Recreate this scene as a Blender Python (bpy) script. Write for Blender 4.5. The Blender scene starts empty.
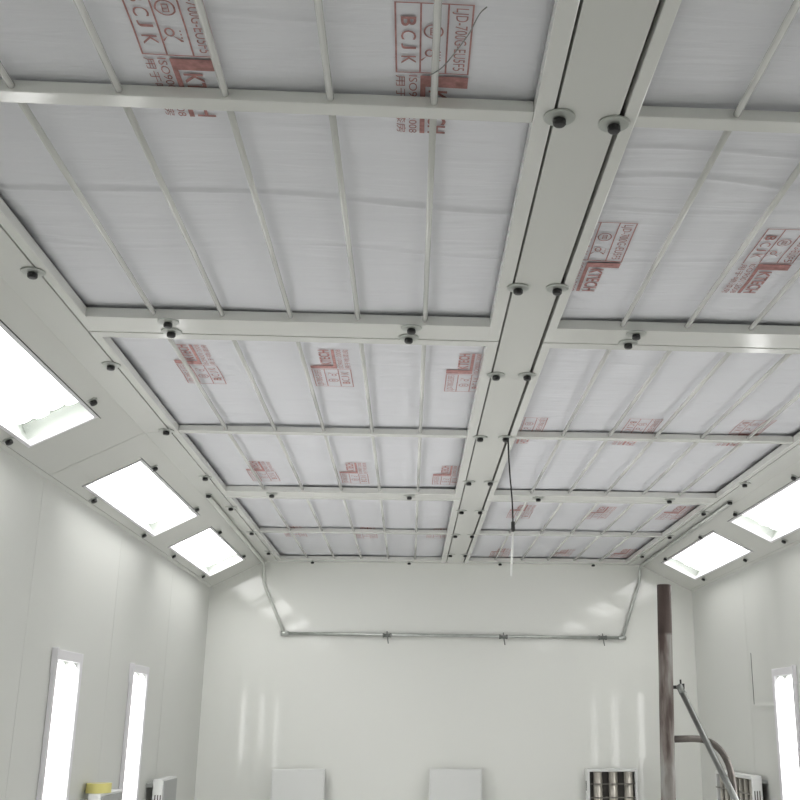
import bpy, bmesh, math, random
from mathutils import Vector, Matrix
random.seed(7)
S = 0.22            # metres per working unit
CAM_H = 1.6
sc = bpy.context.scene
COL = sc.collection

def W(x, y, z):     # working units (eye at origin) -> metres
    return Vector((x * S, y * S, z * S + CAM_H))

# ------------------------------------------------------------------ layout
H = 5.742           # level of the filter rods
HB = 5.66           # underside of the ceiling frames
HF = 5.86           # filter cloth
XL, XR, YB, YF, ZW, ZFL = -7.45, 10.72, 40.7, -6.0, 4.68, -CAM_H / S
XBL, XBR = -5.55, 8.78

# ------------------------------------------------------------------ materials
def new_mat(name):
    m = bpy.data.materials.new(name)
    m.use_nodes = True
    nt = m.node_tree
    return m, nt, nt.nodes['Principled BSDF']

def simple(name, col, rough=0.5, metal=0.0, spec=0.5, var=0.0, scale=6.0, bump=0.0, bscale=40.0, stretch=(1, 1, 1)):
    m, nt, b = new_mat(name)
    b.inputs['Base Color'].default_value = (*col, 1)
    b.inputs['Roughness'].default_value = rough
    b.inputs['Metallic'].default_value = metal
    b.inputs['Specular IOR Level'].default_value = spec
    if var or bump:
        tc = nt.nodes.new('ShaderNodeTexCoord')
        mp = nt.nodes.new('ShaderNodeMapping')
        mp.inputs['Scale'].default_value = stretch
        nt.links.new(tc.outputs['Object'], mp.inputs['Vector'])
    if var:
        n = nt.nodes.new('ShaderNodeTexNoise')
        n.inputs['Scale'].default_value = scale
        n.inputs['Detail'].default_value = 4
        nt.links.new(mp.outputs['Vector'], n.inputs['Vector'])
        r = nt.nodes.new('ShaderNodeMapRange')
        r.inputs['From Min'].default_value = 0.3
        r.inputs['From Max'].default_value = 0.7
        r.inputs['To Min'].default_value = 1 - var
        r.inputs['To Max'].default_value = 1 + var
        nt.links.new(n.outputs['Fac'], r.inputs['Value'])
        mx = nt.nodes.new('ShaderNodeVectorMath')
        mx.operation = 'SCALE'
        mx.inputs[0].default_value = col
        nt.links.new(r.outputs['Result'], mx.inputs['Scale'])
        nt.links.new(mx.outputs['Vector'], b.inputs['Base Color'])
    if bump:
        n2 = nt.nodes.new('ShaderNodeTexNoise')
        n2.inputs['Scale'].default_value = bscale
        n2.inputs['Detail'].default_value = 3
        nt.links.new(mp.outputs['Vector'], n2.inputs['Vector'])
        bp = nt.nodes.new('ShaderNodeBump')
        bp.inputs['Strength'].default_value = bump
        bp.inputs['Distance'].default_value = 0.01
        nt.links.new(n2.outputs['Fac'], bp.inputs['Height'])
        nt.links.new(bp.outputs['Normal'], b.inputs['Normal'])
    return m

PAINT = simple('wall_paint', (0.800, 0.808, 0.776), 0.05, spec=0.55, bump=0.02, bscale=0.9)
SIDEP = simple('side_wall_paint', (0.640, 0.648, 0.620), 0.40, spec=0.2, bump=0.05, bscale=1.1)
FRAMEP = simple('frame_paint', (0.690, 0.694, 0.668), 0.16, spec=0.5)
CEILP = simple('ceiling_paint', (0.630, 0.634, 0.606), 0.25, spec=0.45)
FLOORM = simple('floor_paint', (0.56, 0.56, 0.55), 0.5, var=0.06)
LAMPF = simple('lamp_frame_paint', (0.74, 0.73, 0.76), 0.3)
HOUSE = simple('lamp_housing_white', (0.50, 0.53, 0.50), 0.5)
BLACK = simple('black_rubber', (0.012, 0.012, 0.013), 0.4)
GASKET_SHADE = simple('dark_gasket_and_shade', (0.03, 0.035, 0.032), 0.7)
WASHER = simple('grey_washer', (0.42, 0.44, 0.41), 0.28, spec=0.5)
STEEL = simple('galvanised_steel', (0.55, 0.57, 0.55), 0.35, metal=0.85, var=0.12, scale=14)
PIPEW = simple('pale_pipe', (0.68, 0.70, 0.66), 0.3, metal=0.25)
VALVE = simple('valve_metal', (0.22, 0.23, 0.22), 0.4, metal=0.6)
UNITW = simple('unit_white', (0.74, 0.75, 0.74), 0.35)
UNITG = simple('unit_grey_panel', (0.36, 0.37, 0.365), 0.4)
DARKIN = simple('dark_inside', (0.06, 0.055, 0.05), 0.6)
TAPE = simple('yellow_tape', (0.72, 0.66, 0.24), 0.55)
TAPEW = simple('tape_core', (0.72, 0.70, 0.60), 0.7)
CORE = simple('beige_tube', (0.58, 0.55, 0.49), 0.3, metal=0.5, var=0.1, scale=10)
BAND = simple('tube_band', (0.20, 0.19, 0.17), 0.5, metal=0.4)
STICK = simple('white_stick', (0.85, 0.86, 0.84), 0.4)
INK = simple('red_ink', (0.42, 0.225, 0.215), 0.85, spec=0.1, var=0.25, scale=60)
INKF = simple('faded_red_ink', (0.54, 0.31, 0.30), 0.85, spec=0.1, var=0.2, scale=60)

def cloth_mat():
    m, nt, b = new_mat('filter_cloth')
    b.inputs['Base Color'].default_value = (0.745, 0.748, 0.785, 1)
    b.inputs['Roughness'].default_value = 0.75
    b.inputs['Specular IOR Level'].default_value = 0.25
    tc = nt.nodes.new('ShaderNodeTexCoord')
    mp = nt.nodes.new('ShaderNodeMapping')
    mp.inputs['Scale'].default_value = (1.2, 9, 1)
    mp.inputs['Rotation'].default_value = (0, 0, 0.05)
    nt.links.new(tc.outputs['Object'], mp.inputs['Vector'])
    n = nt.nodes.new('ShaderNodeTexNoise')
    n.inputs['Scale'].default_value = 2.0
    n.inputs['Detail'].default_value = 5
    n.inputs['Distortion'].default_value = 0.6
    nt.links.new(mp.outputs['Vector'], n.inputs['Vector'])
    bp = nt.nodes.new('ShaderNodeBump')
    bp.inputs['Strength'].default_value = 0.35
    bp.inputs['Distance'].default_value = 0.02
    nt.links.new(n.outputs['Fac'], bp.inputs['Height'])
    nt.links.new(bp.outputs['Normal'], b.inputs['Normal'])
    return m
CLOTH = cloth_mat()

def emit_mat(name, strength, col=(1.0, 1.0, 1.0)):
    m = bpy.data.materials.new(name)
    m.use_nodes = True
    nt = m.node_tree
    nt.nodes.clear()
    o = nt.nodes.new('ShaderNodeOutputMaterial')
    e = nt.nodes.new('ShaderNodeEmission')
    e.inputs['Color'].default_value = (*col, 1)
    e.inputs['Strength'].default_value = strength
    nt.links.new(e.outputs[0], o.inputs['Surface'])
    return m
TUBE = emit_mat('lamp_tube_glow', 10.5)
TUBER = emit_mat('dimmed_lamp_tube_glow', 7.3)  # right slope tubes, set dimmer so the left wall gets less light
TUBEW = emit_mat('wall_lamp_tube_glow', 8.5)
TUBEWR = emit_mat('dimmed_wall_lamp_tube_glow', 5.8)  # right wall tubes, set weaker than the left to balance wall brightness

def glass_mat():
    m = bpy.data.materials.new('lamp_glass')
    m.use_nodes = True
    nt = m.node_tree
    nt.nodes.clear()
    o = nt.nodes.new('ShaderNodeOutputMaterial')
    t = nt.nodes.new('ShaderNodeBsdfTransparent')
    t.inputs['Color'].default_value = (0.975, 0.972, 0.966, 1)
    g = nt.nodes.new('ShaderNodeBsdfGlossy')
    g.inputs['Roughness'].default_value = 0.05
    mx = nt.nodes.new('ShaderNodeMixShader')
    lw = nt.nodes.new('ShaderNodeLayerWeight')
    lw.inputs['Blend'].default_value = 0.5
    pw = nt.nodes.new('ShaderNodeMath')
    pw.operation = 'POWER'
    pw.inputs[1].default_value = 5.0
    nt.links.new(lw.outputs['Facing'], pw.inputs[0])
    mr = nt.nodes.new('ShaderNodeMapRange')
    mr.inputs['To Min'].default_value = 0.03
    mr.inputs['To Max'].default_value = 0.6
    nt.links.new(pw.outputs[0], mr.inputs['Value'])
    nt.links.new(mr.outputs['Result'], mx.inputs['Fac'])
    nt.links.new(t.outputs[0], mx.inputs[1])
    nt.links.new(g.outputs[0], mx.inputs[2])
    nt.links.new(mx.outputs[0], o.inputs['Surface'])
    return m
GLASS = glass_mat()

def rust_mat():
    m, nt, b = new_mat('rusty_steel')
    tc = nt.nodes.new('ShaderNodeTexCoord')
    mp = nt.nodes.new('ShaderNodeMapping')
    mp.inputs['Scale'].default_value = (9, 9, 1.6)
    nt.links.new(tc.outputs['Object'], mp.inputs['Vector'])
    n = nt.nodes.new('ShaderNodeTexNoise')
    n.inputs['Scale'].default_value = 2.2
    n.inputs['Detail'].default_value = 6
    nt.links.new(mp.outputs['Vector'], n.inputs['Vector'])
    r = nt.nodes.new('ShaderNodeValToRGB')
    e = r.color_ramp.elements
    e[0].position = 0.36; e[0].color = (0.075, 0.052, 0.045, 1)
    e[1].position = 0.66; e[1].color = (0.29, 0.285, 0.27, 1)
    k = e.new(0.50); k.color = (0.185, 0.16, 0.145, 1)
    nt.links.new(n.outputs['Fac'], r.inputs['Fac'])
    # the top length of the post is solid dark rust
    sp = nt.nodes.new('ShaderNodeSeparateXYZ')
    nt.links.new(tc.outputs['Object'], sp.inputs[0])
    st = nt.nodes.new('ShaderNodeMapRange')
    st.inputs['From Min'].default_value = 2.105
    st.inputs['From Max'].default_value = 2.125
    nt.links.new(sp.outputs['Z'], st.inputs['Value'])
    r2 = nt.nodes.new('ShaderNodeValToRGB')
    f = r2.color_ramp.elements
    f[0].position = 0.35; f[0].color = (0.048, 0.033, 0.029, 1)
    f[1].position = 0.75; f[1].color = (0.10, 0.073, 0.063, 1)
    nt.links.new(n.outputs['Fac'], r2.inputs['Fac'])
    mx = nt.nodes.new('ShaderNodeMix')
    mx.data_type = 'RGBA'
    nt.links.new(st.outputs['Result'], mx.inputs['Factor'])
    nt.links.new(r.outputs['Color'], mx.inputs[6])
    nt.links.new(r2.outputs['Color'], mx.inputs[7])
    nt.links.new(mx.outputs[2], b.inputs['Base Color'])
    b.inputs['Roughness'].default_value = 0.6
    b.inputs['Metallic'].default_value = 0.15
    return m
RUST = rust_mat()
STEELD = simple('dull_dark_steel', (0.26, 0.27, 0.26), 0.3, metal=0.8, var=0.25, scale=9)
RUSTG = simple('rusty_grey_pipe', (0.125, 0.112, 0.102), 0.45, metal=0.4, var=0.3, scale=12)

# ------------------------------------------------------------------ mesh helpers
class MB:
    """collects shapes (working units) for ONE mesh object"""
    def __init__(self):
        self.bm = bmesh.new()
    def hexa(self, c, bevel=0.0):
        """c: 8 corners, bottom ring then top ring (working units)"""
        v = [self.bm.verts.new(W(*p)) for p in c]
        fs = []
        for q in ((3, 2, 1, 0), (4, 5, 6, 7), (0, 1, 5, 4), (1, 2, 6, 5), (2, 3, 7, 6), (3, 0, 4, 7)):
            fs.append(self.bm.faces.new([v[i] for i in q]))
        if bevel:
            es = list({e for f in fs for e in f.edges})
            bmesh.ops.bevel(self.bm, geom=es, offset=bevel * S, segments=2, affect='EDGES', profile=0.6)
        return self
    def box(self, x0, x1, y0, y1, z0, z1, bevel=0.0):
        return self.hexa([(x0, y0, z0), (x1, y0, z0), (x1, y1, z0), (x0, y1, z0),
                          (x0, y0, z1), (x1, y0, z1), (x1, y1, z1), (x0, y1, z1)], bevel)
    def tube(self, pts, r, n=10, smooth=True, cap=True, radii=None):
        """sweep of a circle along a polyline"""
        P = [Vector(p) for p in pts]
        rings = []
        prev = None
        for i, p in enumerate(P):
            if i == 0: t = (P[1] - P[0]).normalized()
            elif i == len(P) - 1: t = (P[-1] - P[-2]).normalized()
            else: t = ((P[i + 1] - p).normalized() + (p - P[i - 1]).normalized()).normalized()
            if prev is None:
                a = Vector((0, 0, 1)) if abs(t.z) < 0.9 else Vector((1, 0, 0))
                u = t.cross(a).normalized()
            else:
                u = (prev - t * prev.dot(t)).normalized()
            prev = u
            w = t.cross(u)
            rr = radii[i] if radii else r
            rings.append([self.bm.verts.new(W(*(p + (u * math.cos(2 * math.pi * k / n) + w * math.sin(2 * math.pi * k / n)) * rr))) for k in range(n)])
        for a, b in zip(rings, rings[1:]):
            for k in range(n):
                f = self.bm.faces.new([a[k], a[(k + 1) % n], b[(k + 1) % n], b[k]])
                f.smooth = smooth
        if cap:
            self.bm.faces.new(list(reversed(rings[0])))
            self.bm.faces.new(rings[-1])
        return self
    def poly(self, ring0, ring1, smooth=False):
        """prism between two equal rings of points"""
        a = [self.bm.verts.new(W(*p)) for p in ring0]
        b = [self.bm.verts.new(W(*p)) for p in ring1]
        n = len(a)
        self.bm.faces.new(list(reversed(a)))
        self.bm.faces.new(b)
        for k in range(n):
            f = self.bm.faces.new([a[k], a[(k + 1) % n], b[(k + 1) % n], b[k]])
            f.smooth = smooth
        return self
    def build(self, name, mat, parent=None, world_origin=None):
        bm = self.bm
        bmesh.ops.recalc_face_normals(bm, faces=bm.faces[:])
        me = bpy.data.meshes.new(name)
        bm.to_mesh(me)
        bm.free()
        me.materials.append(mat)
        o = bpy.data.objects.new(name, me)
        COL.objects.link(o)
        if world_origin is not None:          # keep geometry, move origin
            me.transform(Matrix.Translation(-world_origin))
            o.location = world_origin
        if parent is not None:
            o.parent = parent
            o.matrix_parent_inverse = Matrix.Translation(-parent_world(parent))
        return o

def parent_world(p):
    v = Vector((0, 0, 0))
    q = p
    if q.parent is None:
        return Vector(q.location)
    return Vector((0, 0, 0)) + q.location if False else Vector(q.location)

def thing(name, loc, label, cat, group=None):
    o = bpy.data.objects.new(name, None)
    o.empty_display_size = 0.05
    COL.objects.link(o)
    o.location = W(*loc)
    o['label'] = label
    o['category'] = cat
    if group: o['group'] = group
    return o

def tag(o, label, cat, group=None):
    o['label'] = label
    o['category'] = cat
    if group: o['group'] = group
    return o

def struct(o):
    o['kind'] = 'structure'
    return o

def part(mb, name, mat, parent):
    """part whose mesh is already in world metres"""
    o = mb.build(name, mat)
    o.parent = parent
    # world position of the parent chain is translation only here
    off = Vector((0, 0, 0))
    q = parent
    while q is not None:
        off += Vector(q.location)
        q = q.parent
    o.location = -off
    return o

# ------------------------------------------------------------------ setting: floor, walls, ceiling
struct(MB().box(XL - .5, XR + .5, YF - .5, YB + .5, ZFL - .4, ZFL).build('floor', FLOORM))
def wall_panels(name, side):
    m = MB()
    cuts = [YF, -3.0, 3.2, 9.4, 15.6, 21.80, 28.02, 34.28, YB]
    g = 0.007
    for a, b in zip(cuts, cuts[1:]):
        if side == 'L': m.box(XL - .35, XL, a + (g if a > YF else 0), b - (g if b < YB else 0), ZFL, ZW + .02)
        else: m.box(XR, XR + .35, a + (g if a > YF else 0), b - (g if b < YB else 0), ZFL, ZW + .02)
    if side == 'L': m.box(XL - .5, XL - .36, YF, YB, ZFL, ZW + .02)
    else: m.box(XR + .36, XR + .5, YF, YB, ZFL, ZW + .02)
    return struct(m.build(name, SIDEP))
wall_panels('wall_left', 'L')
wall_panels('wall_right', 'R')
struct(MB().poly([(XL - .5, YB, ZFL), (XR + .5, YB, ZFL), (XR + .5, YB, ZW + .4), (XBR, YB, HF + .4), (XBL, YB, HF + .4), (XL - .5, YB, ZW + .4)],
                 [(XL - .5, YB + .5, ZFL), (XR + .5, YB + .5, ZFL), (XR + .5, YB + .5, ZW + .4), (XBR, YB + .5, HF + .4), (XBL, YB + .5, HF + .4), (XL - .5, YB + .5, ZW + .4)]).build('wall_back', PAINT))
struct(MB().box(XL - .5, XR + .5, YF - .5, YF, ZFL, HF + .4).build('wall_front', PAINT))

GL0, GL1 = 1.285, 1.312      # groove beside the centre strip, left
GR0, GR1 = 1.935, 1.985      # and right
FXL, FXR = -4.985, 8.225     # outer edges of the frames
Y0F = 3.12
c = MB()
c.box(GL1, GR0, YF, YB, HB, HB + .2, .012)                    # centre strip
c.box(XBL, FXL - .025, YF, 21.795, HB, HB + .2)               # side strips
c.box(XBL, FXL - .025, 21.81, YB, HB, HB + .2)
c.box(FXR + .025, XBR, YF, 21.795, HB, HB + .2)
c.box(FXR + .025, XBR, 21.81, YB, HB, HB + .2)
c.box(FXL, GL0, YF, Y0F - .03, HB, HB + .2)
c.box(GR1, FXR, YF, Y0F - .03, HB, HB + .2)
c.box(XBL - .2, XBR + .2, YF, YB, HF + .35, HF + .5)          # roof over the filters
struct(c.build('ceiling', CEILP))

# sloping sides between ceiling and walls -------------------------------------------------
class Slope:
    def __init__(self, side):
        self.side = side
        a, b = ((XBL, HB), (XL, ZW)) if side == 'L' else ((XBR, HB), (XR, ZW))
        self.a = Vector((a[0], 0, a[1]))
        d = Vector((b[0] - a[0], 0, b[1] - a[1]))
        self.L = d.length
        self.d = d.normalized()
        n = Vector((-self.d.z, 0, self.d.x))
        self.n = n if n.z < 0 else -n          # into the room
    def p(self, t, y, h=0.0):                 # h > 0 : into the room
        v = self.a + self.d * t + self.n * h
        return (v.x, y, v.z)
    def slab(self, m, t0, t1, y0, y1, h0, h1, bevel=0.0):
        P = self.p
        return m.hexa([P(t0, y0, h0), P(t1, y0, h0), P(t1, y1, h0), P(t0, y1, h0),
                       P(t0, y0, h1), P(t1, y0, h1), P(t1, y1, h1), P(t0, y1, h1)], bevel)
SL, SR = Slope('L'), Slope('R')
LAMPS_L = [(-4.4, 2.1), (4.5, 11.0), (13.3, 19.80), (23.38, 29.95), (32.0, 38.62)]
LAMPS_R = [(-4.4, 2.1), (4.5, 11.0), (13.3, 19.80), (23.38, 29.97), (31.85, 38.52)]
TL = (0.50, 1.735)
TR = (0.435, 1.675)
def slope_shell(sl, lamps, T, name):
    m = MB()
    O = 0.075
    t0, t1 = T[0] - O, T[1] + O
    ycut = [YF, 3.3, 12.2, 21.80, 30.95, YB]
    g = .008
    for (a, b), (l0, l1) in zip(zip(ycut, ycut[1:]), lamps):
        a += g * (a == 21.80); b -= g * (b == 21.80)
        sl.slab(m, 0, t0, a, b, -.1, 0)
        sl.slab(m, t1, sl.L - .12, a, b, -.1, 0)
        sl.slab(m, t0, t1, a, l0 - O, -.1, 0)
        sl.slab(m, t0, t1, l1 + O, b, -.1, 0)
    sl.slab(m, sl.L - .11, sl.L + .05, YF, YB, -.1, 0)       # edge strip along the wall top
    sl.slab(m, -.05, sl.L + .2, YF, YB, -.62, -.56)          # back of the light boxes
    return struct(m.build(name, CEILP))
slope_shell(SL, LAMPS_L, TL, 'ceiling')
slope_shell(SR, LAMPS_R, TR, 'ceiling')

# ------------------------------------------------------------------ sloping ceiling lights
def capsule_ring(t0, t1, y0, y1, n=6):
    """outline of a flat glowing tube with rounded ends, in (t, y)"""
    c0, r = (t0 + t1) / 2, (t1 - t0) / 2
    pts = []
    for k in range(n + 1):
        a = math.pi + math.pi * k / n
        pts.append((c0 + r * math.cos(a), y0 + r * (1 + math.sin(a))))
    for k in range(n + 1):
        a = math.pi * k / n
        pts.append((c0 + r * math.cos(a), y1 - r * (1 - math.sin(a))))
    return pts

def ceiling_lamp(sl, y0, y1, T, label, gap=.16):
    t0, t1 = T
    e = thing('ceiling_light', sl.p((t0 + t1) / 2, (y0 + y1) / 2, 0), label, 'light', 'bright lights along the sloping ceiling edges')
    f = MB()                                                  # frame round the glass
    w = .06
    sl.slab(f, t0 - w, t0, y0 - w, y1 + w, -.1, .02)
    sl.slab(f, t1, t1 + w, y0 - w, y1 + w, -.1, .02)
    sl.slab(f, t0, t1, y0 - w, y0, -.1, .02)
    sl.slab(f, t0, t1, y1, y1 + w, -.1, .02)
    part(f, 'frame', LAMPF, e)
    gk = MB()                                                 # dark seal in the gap on the ceiling side
    ex = .012
    sl.slab(gk, t0 - .075 + .002, t0 - .0605, y0 - .2, y1 + .22, -.09, .004)
    part(gk, 'gasket', GASKET_SHADE, e)
    h = MB()                                                  # open box behind the glass
    d = .36
    sl.slab(h, t0 - .05, t0 - .001, y0 - .05, y1 + .05, -.42, -.1)
    sl.slab(h, t1 + .001, t1 + .05, y0 - .05, y1 + .05, -.42, -.1)
    sl.slab(h, t0, t1, y0 - .05, y0 - .001, -.42, -.1)
    sl.slab(h, t0, t1, y1 + .001, y1 + .05, -.42, -.1)
    sl.slab(h, t0 - .05, t1 + .05, y0 - .05, y1 + .05, -.44, -.42)
    part(h, 'housing', HOUSE, e)
    n = 4
    q = (t1 - t0 - .06) / n
    for k in range(n):
        m = MB()
        a = t0 + .03 + k * q
        ring = capsule_ring(a, a + q * .985, y0 + .06, y1 - gap - .10 * (k % 2))
        m.poly([sl.p(t, y, -.33) for t, y in ring], [sl.p(t, y, -.27) for t, y in ring])
        part(m, 'lamp_tube', TUBE if sl is SL else TUBER, e)
    gl = MB()
    sl.slab(gl, t0 - .002, t1 + .002, y0 - .002, y1 + .002, -.045, -.035)
    part(gl, 'glass_cover', GLASS, e)
    return e

ORD = ['first', 'second', 'third', 'fourth', 'fifth']
left_lab = ['bright ceiling light on left slope, out of the photograph behind the viewer',
            'bright ceiling light on left slope, just short of the cut-off one',
            'largest bright light on the left ceiling slope, cut by the photo edge, grey far end',
            'middle bright light of three on the left ceiling slope',
            'bright light on the left ceiling slope next to the back wall']
right_lab = ['bright ceiling light on right slope, out of the photograph behind the viewer',
             'bright ceiling light on right slope, beside the viewer',
             'bright ceiling light on right slope, third from the back wall',
             'bright light on the right ceiling slope, cut by the right photo edge',
             'bright light on the right ceiling slope next to the back wall, above the rusty post']
for (a, b), l in zip(LAMPS_L, left_lab): ceiling_lamp(SL, a, b, TL, l, .32 if b < 20 else .16)
for (a, b), l in zip(LAMPS_R, right_lab): ceiling_lamp(SR, a, b, TR, l)

# ------------------------------------------------------------------ upright wall lights
def wall_lamp(side, y0, y1, label, ztop=1.41, zbot=-4.75):
    X = XL if side == 'L' else XR
    s = 1 if side == 'L' else -1
    e = thing('wall_light', (X, (y0 + y1) / 2, zbot), label, 'light', 'upright strip lights on the side walls')
    def bx(m, a, b, c0, c1, h0, h1, bev=0):
        xs = sorted((X + s * h0, X + s * h1))
        return m.box(xs[0], xs[1], a, b, c0, c1, bev)
    f = MB()
    g0, g1, gt, gb = y0 + .13, y1 - .2, ztop - .21, zbot + .21
    bx(f, y0, g0, zbot, ztop, .004, .10, .015)
    bx(f, g1, y1, zbot, ztop, .004, .10, .015)
    bx(f, g0, g1, gt, ztop, .004, .10, .015)
    bx(f, g0, g1, zbot, gb, .004, .10, .015)
    part(f, 'frame', LAMPF, e)
    c = MB()
    bx(c, y0 - .05, y0 - .005, ztop - .5, ztop + .03, .004, .13, .01)
    part(c, 'corner_clip', LAMPF, e)
    b = MB()
    bx(b, g0, g1, gb, gt, .004, .012)
    part(b, 'reflector', HOUSE, e)
    q = (g1 - g0 - .04) / 2
    for k in range(2):
        m = MB()
        a = g0 + .02 + k * q
        c0, r = a + q / 2, q / 2 * .985
        ring = []
        n = 8
        for j in range(n + 1):
            an = math.pi * j / n
            ring.append((c0 + r * math.cos(an), gt - .03 - .32 + .32 * math.sin(an)))
        for j in range(n + 1):
            an = math.pi + math.pi * j / n
            ring.append((c0 + r * math.cos(an), gb + .03 + .22 + .22 * math.sin(an)))
        m.poly([(X + s * .03, y, z) for y, z in ring], [(X + s * .06, y, z) for y, z in ring])
        part(m, 'lamp_tube', TUBEW if side == 'L' else TUBEWR, e)
    gl = MB()
    bx(gl, g0, g1, gb, gt, .078, .086)
    part(gl, 'glass_cover', GLASS, e)
wall_lamp('L', 23.55, 25.45, 'upright strip light on the left wall, nearer one, cut by the photo bottom')
wall_lamp('L', 30.05, 31.88, 'upright strip light on the left wall, behind the yellow tape roll')
wall_lamp('R', 29.95, 31.78, 'upright strip light on the right wall beside the tubed wall heater')
wall_lamp('L', 17.0, 19.15, 'upright strip light on the left wall, outside the photo')
wall_lamp('R', 23.45, 25.45, 'upright strip light on the right wall, third from the back, outside the photo')
wall_lamp('R', 16.95, 18.95, 'upright strip light on the right wall, nearest the viewer, outside the photo')

# lip of the wall panel beside the right light
t = MB()
t.box(XR - .035, XR + .05, 31.99, 33.9, .39, .44)
struct(t.build('trim_1', PAINT))
struct(MB().box(XR - .004, XR + .05, 33.90, 33.95, .41, 2.0).build('trim_gap_shadow', GASKET_SHADE))  # dark strip standing in for the shadow line in the panel gap

# ------------------------------------------------------------------ printed filter frames
def cloth_z(x, y):
    z = 0.012 * math.sin(x * 1.7 + y * .9) + 0.010 * math.sin(y * 2.3 - x * .6 + 1) + 0.006 * math.sin(y * 5.1 + x * 1.1)
    if x < 1.6:
        yc = 11.55 + .12 * math.sin(x * .9 + .5) + .03 * x
        z += crease(y - yc)
        z += .5 * crease(y - (12.9 + .12 * math.sin(x * 1.3)))
        z += .4 * crease(y - (8.25 + .1 * x)) * (1 if x < -.8 else 0)
    else:
        z += crease(y - (10.75 + .11 * math.sin(x * 1.6)))
        z += .6 * crease(y - (10.1 + .07 * math.sin(x * 1.4 + 1)))
        z += .5 * crease(y - (11.5 + .06 * math.sin(x * 2 + 2)))
        z += .5 * crease(y - (13.1 - .05 * x))
    return z
def crease(d):
    if abs(d) > .6: return 0.0
    return -0.030 * math.exp(-(d / .032) ** 2) + 0.012 * math.exp(-((d + .10) / .07) ** 2)

def text_polys(txt, bold=0.0):
    cu = bpy.data.curves.new('t', 'FONT')
    cu.body = txt
    cu.offset = bold
    cu.resolution_u = 3
    o = bpy.data.objects.new('t', cu)
    COL.objects.link(o)
    dg = bpy.context.evaluated_depsgraph_get()
    dg.update()
    me = bpy.data.meshes.new_from_object(o.evaluated_get(dg))
    vs = [(v.co.x, v.co.y) for v in me.vertices]
    fs = [tuple(p.vertices) for p in me.polygons]
    bpy.data.objects.remove(o)
    bpy.data.curves.remove(cu)
    bpy.data.meshes.remove(me)
    return vs, fs

def fit_text(txt, u0, u1, v0, v1, bold=0.0):
    vs, fs = text_polys(txt, bold)
    if not vs: return [], []
    xs = [a for a, _ in vs]; ys = [b for _, b in vs]
    mx, Mx, my, My = min(xs), max(xs), min(ys), max(ys)
    sx = (u1 - u0) / max(Mx - mx, 1e-6); sy = (v1 - v0) / max(My - my, 1e-6)
    return [(u0 + (a - mx) * sx, v0 + (b - my) * sy) for a, b in vs], fs

def stamp_shapes():
    V, F = [], []
    def add(vs, fs, slant=0.0):
        b = len(V)
        V.extend(vs)
        F.extend([tuple(b + i for i in f) for f in fs])
    def rect(u0, u1, v0, v1):
        n = max(1, int((u1 - u0) / .2)); k = max(1, int((v1 - v0) / .2))
        for i in range(n):
            for j in range(k):
                a0, a1 = u0 + (u1 - u0) * i / n, u0 + (u1 - u0) * (i + 1) / n
                b0, b1 = v0 + (v1 - v0) * j / k, v0 + (v1 - v0) * (j + 1) / k
                add([(a0, b0), (a1, b0), (a1, b1), (a0, b1)], [(0, 1, 2, 3)])
    def ring(cu, cv, ru, rv, w, n=28):
        vs = []
        for k in range(n):
            a = 2 * math.pi * k / n
            vs.append((cu + ru * math.cos(a), cv + rv * math.sin(a)))
            vs.append((cu + (ru - w) * math.cos(a), cv + (rv - w) * math.sin(a)))
        fs = [(2 * k, 2 * ((k + 1) % n), 2 * ((k + 1) % n) + 1, 2 * k + 1) for k in range(n)]
        add(vs, fs)
    L, Wd, w = 1.06, .69, .016
    for v in (0, .222, .462, Wd - w): rect(0, L, v, v + w)
    rect(0, w, w, Wd - w); rect(L - w, L, w, Wd - w)
    # bottom row: BCJK
    for k, ch in enumerate('BCJK'):
        u = .20 + k * .195
        add(*fit_text(ch, u, u + (.135, .135, .085, .125)[k], .055, .19, .02 if k == 0 else .002))
    # middle row: round seal and ribbon sign
    ring(.40, .345, .105, .09, .016)
    rect(.345, .455, .315, .325); rect(.345, .455, .365, .375); rect(.345, .357, .325, .365); rect(.443, .455, .325, .365); rect(.385, .395, .325, .365); rect(.41, .42, .325, .365)
    ring(.73, .315, .06, .045, .018)
    add([(.77, .33), (.79, .345), (.86, .40), (.84, .42)], [(0, 1, 2, 3)])
    add([(.77, .30), (.79, .285), (.86, .245), (.84, .235)], [(0, 3, 2, 1)])
    for k in range(4): rect(.70 + .045 * k, .72 + .045 * k, .405, .418)
    # top row
    add(*fit_text('LJD-700G-EU5F5', .06, 1.0, .50, .645, 0.0))
    # second half: bold mark, standard and chinese line
    rect(1.10, 2.10, .235, .285)
    rect(1.10, 1.275, .285, .69)
    add(*fit_text('KTECH', 1.33, 2.09, .315, .50, .022))
    add(*fit_text('ISO9001:2008', 1.10, 2.10, .125, .205, .0))
    try:
        vs, fs = fit_text('用于喷漆房', 1.10, 2.10, .0, .095, .0)
        add(vs, fs)
    except Exception:
        pass
    return V, F
STV, STF = stamp_shapes()

def stamp(x0, y0, d, parent, stretch=1.0, mat=INKF):
    bm = bmesh.new()
    vs = []
    for u, v in STV:
        x, y = x0 + d * v, y0 + d * u * stretch
        vs.append(bm.verts.new(W(x, y, HF + cloth_z(x, y) - .016)))
    for f in STF:
        try: bm.faces.new([vs[i] for i in f])
        except ValueError: pass
    for f in bm.faces:
        f.normal_update()
        if f.normal.z > 0: f.normal_flip()
    me = bpy.data.meshes.new('printed_stamp')
    bm.to_mesh(me); bm.free()
    me.materials.append(mat)
    o = bpy.data.objects.new('printed_stamp', me)
    COL.objects.link(o)
    o.parent = parent
    off = Vector((0, 0, 0)); q = parent
    while q is not None:
        off += Vector(q.location); q = q.parent
    o.location = -off
    return o

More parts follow.
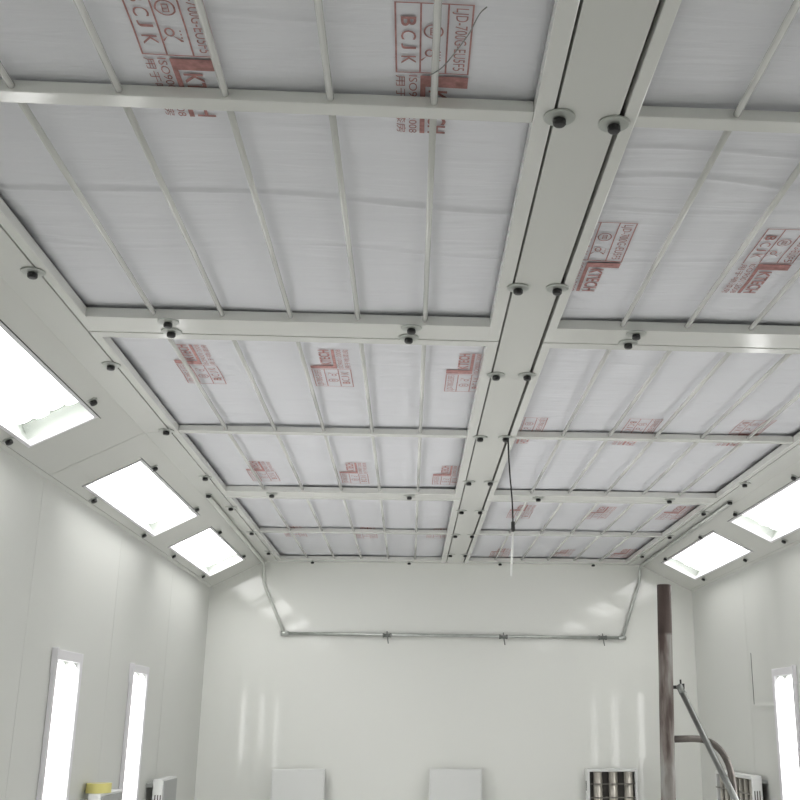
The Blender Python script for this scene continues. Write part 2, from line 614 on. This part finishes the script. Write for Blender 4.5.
def cloth_mesh(x0, x1, y0, y1, fine, parent):
    bm = bmesh.new()
    nx = int((x1 - x0) / (.25 if fine else .5)) + 1
    ny = int((y1 - y0) / (.022 if fine else .3)) + 1
    g = [[bm.verts.new(W(x0 + (x1 - x0) * i / nx, y0 + (y1 - y0) * j / ny,
                         HF + cloth_z(x0 + (x1 - x0) * i / nx, y0 + (y1 - y0) * j / ny))) for i in range(nx + 1)] for j in range(ny + 1)]
    for j in range(ny):
        for i in range(nx):
            f = bm.faces.new([g[j][i], g[j + 1][i], g[j + 1][i + 1], g[j][i + 1]])
            f.smooth = True
    me = bpy.data.meshes.new('filter_cloth')
    bm.to_mesh(me); bm.free()
    me.materials.append(CLOTH)
    o = bpy.data.objects.new('filter_cloth', me)
    COL.objects.link(o)
    o.parent = parent
    o.location = -Vector(parent.location)
    md = o.modifiers.new('thick', 'SOLIDIFY')
    md.thickness = .008
    md.offset = -1.0
    return o

FR = [(3.12, 3.34, 9.17, 9.38, 15.10, 15.725),
      (15.76, 15.99, 21.69, 21.90, 27.70, 28.325),
      (28.36, 28.60, 34.11, 34.32, 40.12, 40.68)]
BAY = {'left': (FXL, -4.85, -4.88, 1.10, GL0), 'right': (GR1, 2.12, 2.13, 8.10, FXR)}
STAMPS = {('left', 0, 0): [(-2.56, 7.63, 1, 1.0), (-.25, 7.80, 1, 1.0)],
          ('right', 0, 1): [(2.01, 11.87, 1, 1.02), (4.33, 11.86, 1, 1.0), (6.65, 11.85, 1, 1.0)],
          ('left', 1, 0): [(-3.42, 18.85, -1, 1.0), (-1.13, 18.96, -1, 1.0), (1.22, 19.03, -1, 1.03)],
          ('right', 1, 0): [(2.0, 20.72, 1, 1.02), (4.37, 20.72, 1, 1.02), (6.68, 20.55, 1, 1.03)],
          ('left', 1, 1): [(-3.40, 27.2, -1, 1.07), (-1.14, 27.35, -1, 1.09), (1.17, 27.4, -1, 1.07)],
          ('left', 2, 0): [(-3.5, 35.95, -1, 1.0), (-1.17, 36.05, -1, 1.0), (1.17, 36.05, -1, .95)],
          ('right', 2, 0): [(3.52, 32.0, -1, 1.0), (5.85, 32.05, -1, 1.0), (8.08, 31.95, -1, 1.0)],
          ('right', 2, 1): [(3.58, 40.1, -1, .98), (5.87, 40.05, -1, .95), (8.08, 40.0, -1, 1.0)]}
flab = {('left', 0): 'nearest filter frame of the left ceiling bay, red stamps at its near end',
        ('left', 1): 'middle filter frame of the left ceiling bay, six red stamps in two rows',
        ('left', 2): 'filter frame of the left ceiling bay touching the back wall',
        ('right', 0): 'nearest filter frame of the right ceiling bay, stamps past its crossbar',
        ('right', 1): 'middle filter frame of the right ceiling bay, behind the hanging cable',
        ('right', 2): 'filter frame of the right ceiling bay touching the back wall'}
for side, (xo0, xi0, xk, xi1, xo1) in BAY.items():
    for k, (a, a1, b, b1, c0, c1) in enumerate(FR):
        e = thing('filter_frame', ((xo0 + xo1) / 2, (a + c1) / 2, HB), flab[(side, k)], 'filter frame', 'white ceiling filter frames')
        zt = HF - .045
        m = MB()
        m.box(xo0, xi0, a, c1, HB, zt, .012)
        m.box(xi1, xo1, a, c1, HB, zt, .012)
        m.box(xi0 - .02, xi1 + .02, a, a1, HB + .0015, zt, .012)
        m.box(xi0 - .02, xi1 + .02, c0, c1, HB + .0015, zt, .012)
        part(m, 'outer_frame', FRAMEP, e)
        part(MB().box(xi0, xi1, b, b1, HB + .03, zt, .012), 'crossbar', FRAMEP, e)
        for y0, y1 in ((a1, b), (b1, c0)):
            for r in range(1, 6):
                x = xk + r + (0.0 if side == 'left' else -.005 * r)
                part(MB().tube([(x, y0 - .02, H + .01), (x, y1 + .03, H + .01)], .036, 10), 'rod', FRAMEP, e)
        for ci, (y0, y1) in enumerate(((a + .03, (b + b1) / 2), ((b + b1) / 2 + .01, c1 - .02))):
            cl = cloth_mesh(xo0 + .03, xo1 - .03, y0, y1, k == 0 or (k == 1 and ci == 0), e)
            for st in STAMPS.get((side, k, ci), []):
                stamp(st[0], st[1], st[2], cl, st[3], INK if k == 0 else INKF)

# ------------------------------------------------------------------ clip knobs
def clip_meshes(plate_r, name):
    P = bmesh.new()
    def lathe(bm, prof, n):
        rings = [[bm.verts.new(Vector((r * math.cos(2 * math.pi * i / n), r * math.sin(2 * math.pi * i / n), z)) * S) for i in range(n)] for r, z in prof]
        for a, b in zip(rings, rings[1:]):
            for i in range(n):
                bm.faces.new([a[i], a[(i + 1) % n], b[(i + 1) % n], b[i]]).smooth = False
        bm.faces.new(rings[0]); bm.faces.new(rings[-1])
        bmesh.ops.recalc_face_normals(bm, faces=bm.faces[:])
    lathe(P, [(plate_r * .8, -.002), (plate_r, -.006), (plate_r, -.016), (plate_r * .93, -.022), (plate_r * .3, -.024)], 28)
    pm = bpy.data.meshes.new('washer_plate'); P.to_mesh(pm); P.free(); pm.materials.append(WASHER)  # grey washer disc behind the knob
    K = bmesh.new()
    lathe(K, [(.03, -.02), (.03, -.03), (.060, -.033), (.066, -.045), (.066, -.085), (.052, -.10), (.02, -.104)], 12)
    km = bpy.data.meshes.new('knob'); K.to_mesh(km); K.free(); km.materials.append(BLACK)
    return pm, km
CM = clip_meshes(.158, 'a')
CS = clip_meshes(.09, 'b')
def clip(loc, label, meshes=CM, rot=None):
    e = thing('clip_knob', loc, label, 'knob', 'black clip knobs holding the ceiling frames and lights')
    if rot is not None: e.rotation_euler = rot
    for nm, me in zip(('washer_plate', 'knob'), meshes):
        o = bpy.data.objects.new(nm, me)
        COL.objects.link(o)
        o.parent = e
NTH = {1: 'nearest the back wall', 2: 'second from the back wall', 3: 'third from the back wall', 4: 'fourth from the back wall',
       5: 'fifth from the back wall', 6: 'sixth from the back wall', 7: 'seventh from the back wall', 8: 'eighth from the back wall'}
YK = [9.20, 13.68, 17.60, 21.90, 26.35, 30.30, 34.5, 38.8]
q = .985
for i, y in enumerate(YK):
    r = len(YK) - i
    y *= .9885 if i else .9985
    clip((1.372 if i else 1.35, y, HB), f'black clip knob on left edge of the ceiling centre strip, {NTH[r]}')
    clip((1.905, y + (.08 if i == 0 else -.03), HB), f'black clip knob on right edge of the ceiling centre strip, {NTH[r]}')
    if i >= 1:
        clip((-5.06, y - .08, HB), f'black clip knob on far left ceiling groove, {NTH[r]}')
    if i >= 3:
        clip((8.27, y - .3, HB), f'black clip knob on far right ceiling groove, {NTH[r]}')
for nm, x in (('left part of left bay', -3.70), ('right part of left bay', -.10), ('left part of right bay', 3.33), ('right part of right bay', 6.88)):
    if nm != 'right part of right bay':
        clip((x + .02, 15.2, HB), f'front clip knob of pair on near double bar, {nm}')
        clip((x - .02, 15.62, HB), f'rear clip knob of pair on near double bar, {nm}')
    clip((x, 27.95, HB), f'black clip knob on far double bar, {nm}')
    clip((x, 40.40, HB), f'small clip knob at back wall top, {nm}', CS)
ang = math.atan2(HB - ZW, XBL - XL)
for sl, nm, up, lo in ((SL, 'left', [(.30, 19.0), (.375, 24.2), (.365, 29.2), (.37, 32.9), (.37, 37.9)], [(1.90, 19.1), (1.90, 24.5), (1.90, 29.3), (1.90, 33.15), (1.89, 38.0)]),
                       ('' and None or SR, 'right', [(.28, 24.3), (.28, 29.05), (.31, 32.9), (.31, 37.7)], [(1.85, 29.25), (1.86, 32.9), (1.84, 37.8)])):
    rot = (0, -ang if nm == 'left' else ang, 0)
    for lst, row in ((up, 'upper'), (lo, 'lower')):
        for i, (tt, y) in enumerate(lst):
            clip(sl.p(tt, y, 0), f'clip knob along {row} edge of {nm} slope lights, {NTH[len(lst) - i]}', CS, rot)

# ------------------------------------------------------------------ air pipe round the back wall
def bend(pts, r=.25, n=5):
    P = [Vector(p) for p in pts]
    out = [P[0]]
    for i in range(1, len(P) - 1):
        a, b, c = P[i - 1], P[i], P[i + 1]
        d0, d1 = (a - b), (c - b)
        rr = min(r, d0.length * .45, d1.length * .45)
        s, t = b + d0.normalized() * rr, b + d1.normalized() * rr
        for k in range(n + 1):
            u = k / n
            out.append(s * (1 - u) ** 2 + b * 2 * u * (1 - u) + t * u * u)
    out.append(P[-1])
    return [tuple(p) for p in out]
yp = YB - .12
e = thing('air_pipe', (1.6, yp, 2.95), 'thin pale pipe run dropping from both ceiling corners across the back wall', 'pipe')
part(MB().tube(bend([(-5.36, 28.1, HB - .07), (-5.50, yp - .05, HB - .07), (-5.50, yp, 4.9), (-4.63, yp, 3.02)], .3), .055, 10), 'left_drop', PIPEW, e)
part(MB().tube(bend([(8.55, 28.0, HB - .07), (8.70, yp - .05, HB - .07), (8.70, yp, 5.1), (7.95, yp, 2.92)], .3), .055, 10), 'right_drop', STEEL, e)
part(MB().tube([(-4.63, yp, 3.02), (7.95, yp, 2.92)], .06, 10), 'cross_pipe', STEEL, e)
for x, z in ((-.86, 2.97), (3.455, 2.94), (7.19, 2.925)):
    m = MB()
    m.tube([(x - .16, yp, z), (x - .1, yp, z), (x - .1, yp, z), (x + .1, yp, z), (x + .1, yp, z), (x + .16, yp, z)], .08, 10, radii=[.085, .085, .07, .07, .085, .085])
    m.tube([(x, yp, z + .15), (x + .01, yp - .04, z), (x + .06, yp - .05, z - .30)], .022, 8)
    part(m, 'valve', VALVE, e)
for x, z in ((-4.60, 3.02), (7.93, 2.925)):
    part(MB().tube([(x - .14, yp, z), (x + .14, yp, z)], .085, 10), 'elbow_fitting', STEEL, e)
for nm, loc in (('left', (-5.36, 28.1, HB)), ('right', (8.55, 28.0, HB))):
    clip(loc, f'black pipe end fitting at {nm} ceiling bend where the air pipe starts', CS)

# ------------------------------------------------------------------ wall heaters
def heater(kind, frame, label, tubes, Wd=1.86, tr=.16):
    """frame: (origin, axis along wall, axis into room); box 1.8 wide, .30 deep, held .22 off the wall"""
    o, ax, ay = frame
    o, ax, ay = Vector(o), Vector(ax), Vector(ay)
    D, G, Ht = .30, .22, 3.6
    e = thing('wall_heater', tuple(o + ax * Wd / 2 + Vector((0, 0, -Ht))), label, 'wall heater', 'wall heaters standing off the walls')
    def bx(m, a0, a1, d0, d1, z0, z1, bev=.015):
        P = lambda a, d, z: tuple(o + ax * a + ay * d + Vector((0, 0, z)))
        return m.hexa([P(a0, d0, z0), P(a1, d0, z0), P(a1, d1, z0), P(a0, d1, z0), P(a0, d0, z1), P(a1, d0, z1), P(a1, d1, z1), P(a0, d1, z1)], bev)
    br = MB()
    for z in (-.12, -.95, -2.6, -3.4):
        bx(br, .12, Wd - .12, .002, G + .01, z - .10, z, .01)
    part(br, 'bracket', UNITG, e)
    if kind == 'open':
        m = MB()
        w = .11
        bx(m, 0, w, G, G + D, -Ht, 0); bx(m, Wd - w, Wd, G, G + D, -Ht, 0)
        bx(m, w, Wd - w, G, G + D, -w, 0); bx(m, w, Wd - w, G, G + D, -Ht, -Ht + w)
        part(m, 'casing', UNITW, e)
        b = MB(); bx(b, w, Wd - w, G, G + .03, -Ht + w, -w, 0)
        part(b, 'back_plate', DARKIN, e)
        n = 3
        step = (Wd - 2 * w) / 3.5
        for k in range(tubes):
            c = w + .31 + k * (Wd - 2 * w - .53) / (tubes - 1)
            p0 = o + ax * c + ay * (G + .17)
            r = tr
            part(MB().tube([tuple(p0 + Vector((0, 0, -Ht + w + .01))), tuple(p0 + Vector((0, 0, -w - .01)))], r, 16), 'heater_tube', CORE, e)
        bd = MB()
        for z in (-.52, -.98, -1.44, -1.9, -2.36, -2.82):
            bx(bd, w, Wd - w, G + .332, G + .345, z - .018, z + .018, 0)
        part(bd, 'guard_wire', BAND, e)
    else:
        m = MB(); bx(m, 0, Wd, G, G + D - .02, -Ht, 0, .02)
        part(m, 'casing', UNITW, e)
        f = MB(); bx(f, .05, Wd - .05, G + D - .02, G + D + .012, -Ht + .05, -.05, .012)
        part(f, 'front_cover', UNITG if kind == 'grey' else UNITW, e)
    sl_ = MB()                                   # three slots in the near side
    for k in range(3):
        bx(sl_, -.004, .01, G + .07 + k * .075, G + .10 + k * .075, -.75, -.42, 0)
    if kind != 'white': part(sl_, 'side_slots', DARKIN, e)
    return e
heater('white', ((-4.75, YB, -1.69), (1, 0, 0), (0, -1, 0)), 'plain white wall heater at left of the back wall', 0)
heater('white', ((.79, YB, -1.70), (1, 0, 0), (0, -1, 0)), 'plain white wall heater near the middle of the back wall', 0)
heater('open', ((6.40, YB, -1.70), (1, 0, 0), (0, -1, 0)), 'open white wall heater with beige tubes on the back wall beside the rusty post', 3)
heater('grey', ((XL, 26.5, -1.64), (0, 1, 0), (1, 0, 0)), 'grey-fronted wall heater on the left wall under the yellow tape roll', 0)
heater('grey', ((XL, 33.0, -1.65), (0, 1, 0), (1, 0, 0)), 'grey-fronted wall heater on the left wall near the back corner', 0)
heater('open', ((XR, 33.0, -1.62), (0, 1, 0), (-1, 0, 0)), 'open wall heater with upright tubes on the right wall, behind the leaning pipe', 7, 3.95, .085)

# yellow tape roll lying on the near left heater
def tape(cx, cy, z):
    e = thing('tape_roll', (cx, cy, z), 'yellow tape roll lying on the grey-fronted heater by the left wall', 'tape')
    def ringm(r0, r1, h0, h1, n=36):
        m = MB()
        b = m.bm
        R = []
        for r, h in ((r1, h0), (r1, h1), (r0, h1), (r0, h0)):
            R.append([b.verts.new(W(cx + r * math.cos(2 * math.pi * i / n), cy + r * math.sin(2 * math.pi * i / n), z + h)) for i in range(n)])
        for a, c_ in zip(R, R[1:] + R[:1]):
            for i in range(n):
                b.faces.new([a[i], a[(i + 1) % n], c_[(i + 1) % n], c_[i]])
        return m
    part(ringm(.19, .285, 0, .21), 'tape_winding', TAPE, e)
    part(ringm(.165, .188, .004, .204), 'core', TAPEW, e)
tape(-7.15, 27.02, -1.64 + .002)

# ------------------------------------------------------------------ rusty post, prop pipe, bent arm
Yp = 31.0
xb, xt = 7.06, 7.35
e = thing('steel_post', (xb, Yp, ZFL), 'tall rusty steel post standing in front of the back right corner', 'post')
def px(z): return xb + (xt - xb) * (z - ZFL) / (3.75 - ZFL)
o = part(MB().tube([(px(ZFL), Yp, ZFL), (px(3.75), Yp, 3.75)], .205, 20), 'post_tube', RUST, e)
bp = MB(); bp.box(xb - .55, xb + .55, Yp - .55, Yp + .55, ZFL, ZFL + .05, .01)
part(bp, 'base_plate', RUSTG, e)
hk = MB()
hk.tube([(px(.87) + .15, Yp, .87), (7.72, Yp, .87)], .05, 8)
hk.tube([(7.70, Yp, 1.08), (7.70, Yp, .70)], .028, 8)
hk.box(7.72, 7.80, Yp - .05, Yp + .05, .78, .97, .01)
part(hk, 'hook', BLACK, e)
arm = [(px(-.54) + .12, Yp, -.54), (8.0, Yp, -.52), (8.3, Yp, -.55), (8.58, Yp, -.68), (8.80, Yp, -.90), (8.95, Yp, -1.20), (9.03, Yp, -1.6), (9.06, Yp, -2.2), (9.06, Yp, -4.0), (9.06, Yp, ZFL)]
part(MB().tube(bend(arm, .4, 3), .095, 12), 'bent_arm', RUSTG, e)

a = Vector((7.61, 30.74, .85)); b = Vector((9.92, 25.0, ZFL))
dd = (b - a).normalized()
e = thing('prop_pipe', tuple(b), 'long grey steel pipe leaning from the floor against the rusty post', 'pipe')
part(MB().tube([tuple(a - dd * .02), tuple(b)], .09, 12), 'pipe_tube', STEELD, e)
part(MB().tube([tuple(a - dd * .06), tuple(a + dd * .22)], .096, 12), 'pipe_end', VALVE, e)

# ------------------------------------------------------------------ hanging cable
yc = 21.6
e = thing('hanging_cable', (1.93, yc, HB), 'thin black cable with plug and white stick hanging from the ceiling strip', 'cable')
part(MB().tube(bend([(1.955, yc, HB), (1.965, yc, 5.2), (2.0, yc, 4.7), (2.035, yc, 4.3), (2.046, yc, 3.86)], .3, 3), .017, 8), 'cord', BLACK, e)
part(MB().tube([(2.046, yc, 3.88), (2.046, yc, 3.86), (2.046, yc, 3.69), (2.046, yc, 3.66)], .04, 10, radii=[.02, .042, .042, .022]), 'plug', BLACK, e)
part(MB().tube([(2.046, yc, 3.66), (2.002, yc, 2.765)], .021, 8), 'white_stick', STICK, e)

tag(MB().tube(bend([(.525, 7.574, H - .07), (.48, 7.655, H - .06), (.447, 7.765, H - .06), (.406, 7.948, H - .055), (.336, 8.126, H - .06), (.247, 8.326, H - .07),
                    (.18, 8.485, H - .06), (.11, 8.60, H - .04), (.075, 8.684, H - .01)], .1, 3), .006, 6).build('binding_wire', VALVE),
    'thin dark wire hanging across the red stamp of the nearest left filter frame', 'wire')

# ------------------------------------------------------------------ world, camera, colour
w = bpy.data.worlds.new('World')
sc.world = w
w.use_nodes = True
w.node_tree.nodes['Background'].inputs['Color'].default_value = (0.8, 0.85, 0.9, 1)
w.node_tree.nodes['Background'].inputs['Strength'].default_value = 0.0

cam = bpy.data.cameras.new('camera')
co = bpy.data.objects.new('camera', cam)
COL.objects.link(co)
p, y = math.radians(16.6039196), math.radians(4.20542283)
fw = Vector((math.sin(y) * math.cos(p), math.cos(y) * math.cos(p), math.sin(p)))
rt = Vector((math.cos(y), -math.sin(y), 0))
up = rt.cross(fw)
M = Matrix((rt, up, -fw)).transposed().to_4x4()
M.translation = Vector((0, 0, CAM_H))
co.matrix_world = M
cam.sensor_width = 36.0
cam.lens = 36.0 * 1070.2219 / 800.0
cam.shift_x = -90.64 / 800.0
cam.clip_start = 0.02
sc.camera = co

vs = sc.view_settings
vs.view_transform = 'Standard'
try: vs.look = 'None'
except Exception: pass
vs.gamma = 1.0
vs.exposure = 0.06
vs.use_curve_mapping = False
cy = sc.cycles
cy.use_denoising = True
cy.max_bounces = 10
cy.diffuse_bounces = 7
cy.transparent_max_bounces = 12
cy.caustics_reflective = False
cy.caustics_refractive = False
cy.sample_clamp_indirect = 6.0
